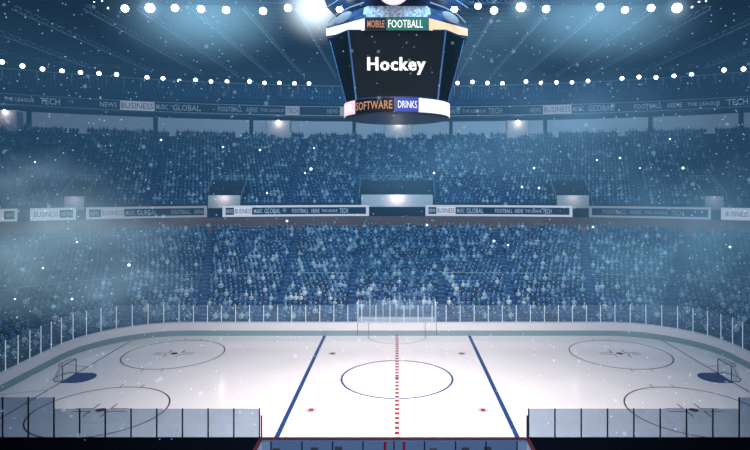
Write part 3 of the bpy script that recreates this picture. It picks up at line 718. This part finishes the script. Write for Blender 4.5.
# lower band, circular
R = 4.3; ZA, ZB = 21.42, 22.55
mb = MB(); mb.loft([ringv(0, 0, z, r, r, 64) for z, r in ((21.3, R*.72),(21.32, R*.95),(ZA, R),(ZB, R),(ZB+.08, R*.97),(ZB+.1, R*.6))]); mb.build('lower_band', M_sbody, sbd)
def bpx(px):  # angle on the front of the band for a bearing
    k = (px-CX)/F; lo, hi = -math.pi/2, math.pi/2
    for _ in range(40):
        t = (lo+hi)/2
        if R*math.sin(t) < k*(-R*math.cos(t)-CY): lo = t
        else: hi = t
    return lo
def bpanel(p0, p1, m, name, zz=(ZA+.05, ZB-.03)):
    a0, a1 = bpx(p0) if p0 > 344 else -math.pi/2*1.15, bpx(p1) if p1 < 450 else math.pi/2*1.15; n = 14; mb = MB(); rings = []
    for i in range(n+1):
        t = a0+(a1-a0)*i/n; rings.append([(r*math.sin(t), -r*math.cos(t), z) for r, z in ((R, zz[0]),(R+.05, zz[0]),(R+.05, zz[1]),(R, zz[1]))])
    mb.loft(rings); return mb.build(name, m, sbd)
b1_ = bpanel(343, 355.5, M_pnk, 'pink_band_panel'); b2_ = bpanel(355.7, 394, M_ledk, 'dark_band_panel'); b3_ = bpanel(395.5, 418.5, M_blu, 'blue_band_panel'); bpanel(418.7, 452, M_white, 'white_band_panel')
def bword(w, p0, p1, m, z0, z1, bold, par):
    a0, a1 = bpx(p0), bpx(p1); lettering(w, lambda u, v: ((R+.09)*math.sin(a0+(a1-a0)*u), -(R+.09)*math.cos(a0+(a1-a0)*u), z0+(z1-z0)*v), m, par, bold)
bword('SOFTWARE', 357, 392.5, M_org, 21.68, 22.32, .012, b2_); bword('DRINKS', 398, 416.5, M_hw, 21.74, 22.28, 0, b3_)
bword('ER', 346.5, 353.5, em('led_white_text', (255,255,255), 1.6), 21.72, 22.26, .02, b1_)
# upper tier: sloped shoulder, upper screens, ring lights, cables
mb = MB(); mb.loft([octo(2.6,3.9,5.3,1.6,28.6), octo(2.6,3.5,4.9,1.4,29.0), octo(2.5,3.3,4.6,1.3,29.6), octo(3.6,4.6,6.0,2.0,31.2), octo(3.6,4.6,6.0,2.0,33.5)]); mb.build('upper_housing', M_sbody, sbd)
M_img = mat('screen_picture', (60,84,110), .4, noise=.9, scale=6, emit=.0)
nt = M_img.node_tree; rmp = [n for n in nt.nodes if n.type == 'VALTORGB'][0]; bs = nt.nodes['Principled BSDF']
rmp.color_ramp.elements[0].color = (.02,.04,.08,1); rmp.color_ramp.elements[1].color = (.25,.33,.45,1); nt.links.new(rmp.outputs[0], bs.inputs['Emission Color']); bs.inputs['Emission Strength'].default_value = .9
mb = MB(); mb.box(-2.35, 2.35, -3.95, -3.8, 28.68, 29.5); mb.box(-2.4, 2.4, -4.75, -4.62, 30.0, 33.0); mb.build('picture_screen', M_img, sbd)
mb = MB(); mb.loft([[(-.25+r*math.cos(t), y, 30.55+r*math.sin(t)) for t in [2*math.pi*i/28 for i in range(28)]] for y, r in ((-4.76,1.25),(-4.86,1.2),(-4.88,.3))]); mb.build('pink_disc', em('disc_pink', (250,232,240), 1.0), sbd)
M_strip = em('strip_light', (170,200,230), .6)
for s in (-1, 1):
    mb = MB(); mb.path([(s*2.5, -4.05, 29.75), (s*3.6, -3.5, 29.55), (s*4.7, -2.6, 29.3), (s*5.5, -1.3, 29.0)], .05, 6); mb.build('strip_light', M_strip, sbd)
    mb = MB(); mb.path([(s*3.0, -4.3, 30.4), (s*4.3, -3.5, 30.25), (s*5.6, -2.2, 29.9)], .04, 6); mb.build('strip_light', M_strip, sbd)
    mb = MB(); c = (s*4.45, -2.95, 29.55); mb.loft([ringv(c[0], c[1], c[2]+dz, r, r, 14) for dz, r in ((-.22,.05),(-.16,.2),(0,.28),(.16,.2),(.22,.05))]); mb.build('spotlight', M_lens, sbd, smooth=True)
    c = Vector((s*4.15, -2.95, 28.9)); mb = MB()
    mb.loft([[(c.x+s*.0+rx*math.cos(t)*.9, c.y-.25+s*0+rx*math.cos(t)*.5*s+dy, c.z-rx*math.cos(t)*.28*s+rx*.45*math.sin(t)) for t in [2*math.pi*i/20 for i in range(20)]] for rx, dy in ((.75,.1),(.72,0),(.2,-.06))]); mb.build('uplit_patch', M_strip, sbd, smooth=True)  # glowing patch drawn where the sloped shoulder is lit from below
for sx in (-1, 1):
    for sy in (-1, 1):
        mb = MB(); mb.tube((sx*3.4, sy*2, 33.4), (sx*3.4, sy*2, 36.2), .05, 6); mb.build('cable', M_truss, sbd)
shift(sbd)

# ------------------------------------------------------------------ snow in the air
def ico():
    bm = bmesh.new(); bmesh.ops.create_icosphere(bm, subdivisions=1, radius=1); v = [tuple(x.co) for x in bm.verts]; f = [tuple(x.index for x in fc.verts) for fc in bm.faces]; bm.free(); return v, f
iv, jf = ico(); iv = np.array(iv)
def flakes(name, items, m, lab):
    V = []; Fc = []
    for k, (x, y, z, r) in enumerate(items):
        V.append(iv*r+np.array((x, y, z))); Fc += [tuple(i+k*len(iv) for i in f) for f in jf]
    me = bpy.data.meshes.new(name); me.from_pydata([tuple(p) for p in np.concatenate(V)], [], Fc); me.materials.append(m)
    me.polygons.foreach_set('use_smooth', [True]*len(Fc))
    o = bpy.data.objects.new(name, me); COL.objects.link(o); tag(o, lab, 'snow', kind='stuff'); return o
def soft(name, rgb, e, fac):
    m = bpy.data.materials.new(name); m.use_nodes = True; nt = m.node_tree; nt.nodes.clear(); m.cycles.emission_sampling = 'NONE'
    o = nt.nodes.new('ShaderNodeOutputMaterial'); t = nt.nodes.new('ShaderNodeBsdfTransparent'); ee = nt.nodes.new('ShaderNodeEmission'); ee.inputs[0].default_value = lin(rgb)+(1,); ee.inputs[1].default_value = e
    lw = nt.nodes.new('ShaderNodeLayerWeight'); lw.inputs[0].default_value = .35; mr = nt.nodes.new('ShaderNodeMapRange'); mr.inputs['To Min'].default_value = fac*e; mr.inputs['To Max'].default_value = 0
    ad = nt.nodes.new('ShaderNodeAddShader'); nt.links.new(lw.outputs['Facing'], mr.inputs['Value']); nt.links.new(mr.outputs[0], ee.inputs[1])
    nt.links.new(t.outputs[0], ad.inputs[0]); nt.links.new(ee.outputs[0], ad.inputs[1]); nt.links.new(ad.outputs[0], o.inputs[0]); return m
def rand_pt(d0, d1):
    D = math.sqrt(random.uniform(d0*d0, d1*d1)); px = random.uniform(-20, 770); py = random.uniform(0, 440)
    z = CZ-(py-HY)*D/F
    return (px-CX)*D/F, D+CY, z
def many(n, d0, d1, rpx0, rpx1):
    out = []
    while len(out) < n:
        x, y, z = rand_pt(d0, d1)
        if z < .3 or z > 34: continue
        if abs(x) < 6.5 and z > 20.5 and y > -8: continue
        r = random.uniform(rpx0, rpx1)*(y-CY)/F
        out.append((x, y, z, r))
    return out
flakes('snow', many(1500, 20, 58, .35, .85), soft('flake_small', (160,205,235), .55, .75), 'fine pale snow specks drifting through the whole arena')
flakes('snow', many(190, 12, 40, 1.0, 2.8), soft('flake_soft', (130,170,200), .6, .32), 'large soft translucent snow flakes close to the viewer')
BR = [(311,169,1.8),(305,173,1.0),(683,168,1.6),(129,265,1.7),(494,241,1.5),(508,245,1.2),(593,227,1.3),(287,221,1.4),(427,225,1.3),(522,187,1.3),(539,188,1.3),(534,168,1.3),(260,150,1.2),(434,173,1.3),(77,242,1.0),(72,299,1.3),(640,168,.8),(620,158,1.2),(597,160,1.0),(670,139,1.1),(267,193,1.1),(35,162,.9),(161,140,1.2),(223,147,1.2),(730,247,1.3),(43,268,1.0),(15,299,1.0),(314,148,1.0)]
flakes('snow', [((px-CX)*45/F, 45+CY, CZ-(py-HY)*45/F, r*45/F) for px, py, r in BR], soft('flake_bright', (215,238,250), 1.6, .95), 'brightest snow flakes glinting in front of the stands')

# ------------------------------------------------------------------ haze
def vol_mat(name, emi, dens, noise=None, grad=False, falloff=1.0):
    m = bpy.data.materials.new(name); m.use_nodes = True; nt = m.node_tree; nt.nodes.clear()
    o = nt.nodes.new('ShaderNodeOutputMaterial'); e = nt.nodes.new('ShaderNodeEmission'); e.inputs[0].default_value = emi + (1,); e.inputs[1].default_value = 1
    last = e
    if dens:
        a = nt.nodes.new('ShaderNodeVolumeAbsorption'); a.inputs['Color'].default_value = (0,0,0,1); a.inputs['Density'].default_value = dens
        ad = nt.nodes.new('ShaderNodeAddShader'); nt.links.new(e.outputs[0], ad.inputs[0]); nt.links.new(a.outputs[0], ad.inputs[1]); last = ad
    if noise or grad:
        tc = nt.nodes.new('ShaderNodeTexCoord'); val = None
        g = nt.nodes.new('ShaderNodeVectorMath'); g.operation = 'LENGTH'; nt.links.new(tc.outputs['Object'], g.inputs[0])
        mr = nt.nodes.new('ShaderNodeMapRange'); mr.interpolation_type = 'SMOOTHSTEP'; mr.inputs['From Min'].default_value = 1; mr.inputs['From Max'].default_value = 0
        nt.links.new(g.outputs['Value'], mr.inputs['Value']); pw = nt.nodes.new('ShaderNodeMath'); pw.operation = 'POWER'; pw.inputs[1].default_value = falloff; nt.links.new(mr.outputs[0], pw.inputs[0]); val = pw.outputs[0]
        if noise:
            n = nt.nodes.new('ShaderNodeTexNoise'); n.inputs['Scale'].default_value = noise; n.inputs['Detail'].default_value = 3; nt.links.new(tc.outputs['Object'], n.inputs['Vector'])
            m2 = nt.nodes.new('ShaderNodeMapRange'); m2.inputs['From Min'].default_value = .35; m2.inputs['From Max'].default_value = .7; nt.links.new(n.outputs['Fac'], m2.inputs['Value'])
            mu = nt.nodes.new('ShaderNodeMath'); mu.operation = 'MULTIPLY'; nt.links.new(val, mu.inputs[0]); nt.links.new(m2.outputs[0], mu.inputs[1]); val = mu.outputs[0]
        nt.links.new(val, e.inputs[1])
    nt.links.new(last.outputs[0], o.inputs['Volume']); return m
SIG = .0075; HC = (.042, .135, .26)
b = MB(); b.box(-104, 104, -9, 69, -.5, 36.1)
hz = b.build('haze', vol_mat('haze', tuple(c*SIG for c in HC), SIG)); tag(hz, 'thin blue haze hanging in the air of the whole arena', 'haze', kind='stuff')
def puff(px, py, D, rx, ry, rz, col, noise, lab, fo=1.0):
    bm = bmesh.new(); bmesh.ops.create_icosphere(bm, subdivisions=3, radius=1); me = bpy.data.meshes.new('mist'); bm.to_mesh(me); bm.free()
    me.materials.append(vol_mat('mist_'+lab[:20], col, 0, noise, True, fo)); o = bpy.data.objects.new('mist', me); COL.objects.link(o)
    o.location = ((px-CX)*D/F, D+CY, CZ-(py-HY)*D/F); o.scale = (rx, ry, rz); tag(o, lab, 'mist', kind='stuff')
puff(45, 245, 52, 17, 8, 9, (.040,.062,.074), 2.4, 'pale grey mist drifting over the left end of the lower stand')
puff(30, 180, 60, 10, 6, 5, (.020,.032,.042), 2.0, 'mist patch in front of the far left ribbon boards')
puff(120, 290, 50, 11, 6, 4.5, (.020,.034,.044), 2.6, 'low mist bank drifting over the left corner of the boards')
puff(680, 245, 55, 20, 8, 12, (.018,.038,.055), 2.0, 'blue mist over the right end of the stands')
puff(560, 130, 70, 22, 10, 11, (.012,.026,.040), 2.0, 'thin mist in front of the upper stand right of the scoreboard')
puff(430, 170, 75, 16, 6, 8, (.010,.024,.040), 2.2, 'faint mist in front of the middle of the upper stand')
puff(400, 290, 72, 40, 8, 6, (.010,.030,.048), 1.5, 'bright mist low over the lower stand behind the far glass')
puff(490, 30, 66, 12, 6, 9, (.016,.034,.050), 2.0, 'glowing mist between the scoreboard and the right floodlights')
GL = (.03,.06,.085)
puff(205, 12, 62, 13, 7, 7, (.036,.075,.105), None, 'glowing haze round the left group of floodlights', 1.3)
puff(315, 6, 61, 5.5, 4, 5.5, (.55,.66,.75), None, 'white glow round the brightest floodlight', 2.2)
puff(600, 15, 62, 14, 7, 7, (.030,.064,.092), None, 'glowing haze round the right group of floodlights', 1.3)
puff(521, 7, 61, 2.2, 2, 2.2, (.14,.2,.25), None, 'small glow round a floodlight right of the scoreboard', 2)
puff(150, 8, 61, 2.2, 2, 2.2, (.12,.18,.24), None, 'small glow round a floodlight on the left', 2)
puff(677, 8, 61, 2.2, 2, 2.2, (.12,.18,.24), None, 'small glow round a floodlight on the right', 2)

# ------------------------------------------------------------------ light
def area(name, loc, sx, sy, e, col, rot=(0,0,0), spread=180):
    l = bpy.data.lights.new(name, 'AREA'); l.shape = 'RECTANGLE'; l.size = sx; l.size_y = sy; l.energy = e; l.color = col; l.spread = math.radians(spread)
    o = bpy.data.objects.new(name, l); COL.objects.link(o); o.location = loc; o.rotation_euler = rot; return o
area('ice_light', (0, -24, 34.6), 12, 6, 7300, (1, .89, .84), rot=(math.radians(36), 0, 0), spread=76)
area('ice_fill', (0, -3, 34.6), 44, 10, 3300, (.66, .83, 1), spread=110)
area('stand_light', (0, -6, 34.6), 22, 6, 21000, (.44,.78,1), rot=(math.radians(70), 0, 0), spread=92)
w = bpy.data.worlds.new('World'); S.world = w; w.use_nodes = True
w.node_tree.nodes['Background'].inputs[0].default_value = (.12,.28,.55,1); w.node_tree.nodes['Background'].inputs[1].default_value = .22

# ------------------------------------------------------------------ camera
c = bpy.data.cameras.new('Camera'); c.sensor_width = 36; c.lens = F/750*36; c.shift_x = -(CX-375)/750; c.shift_y = -(225-HY)/750; c.clip_end = 400
co = bpy.data.objects.new('Camera', c); COL.objects.link(co); co.location = (0, CY, CZ); co.rotation_euler = (math.pi/2, 0, 0); S.camera = co
S.view_settings.view_transform = 'Standard'; S.view_settings.look = 'None'; S.view_settings.exposure = 0
S.cycles.use_denoising = True; S.cycles.max_bounces = 6; S.cycles.transparent_max_bounces = 24; S.cycles.volume_bounces = 0
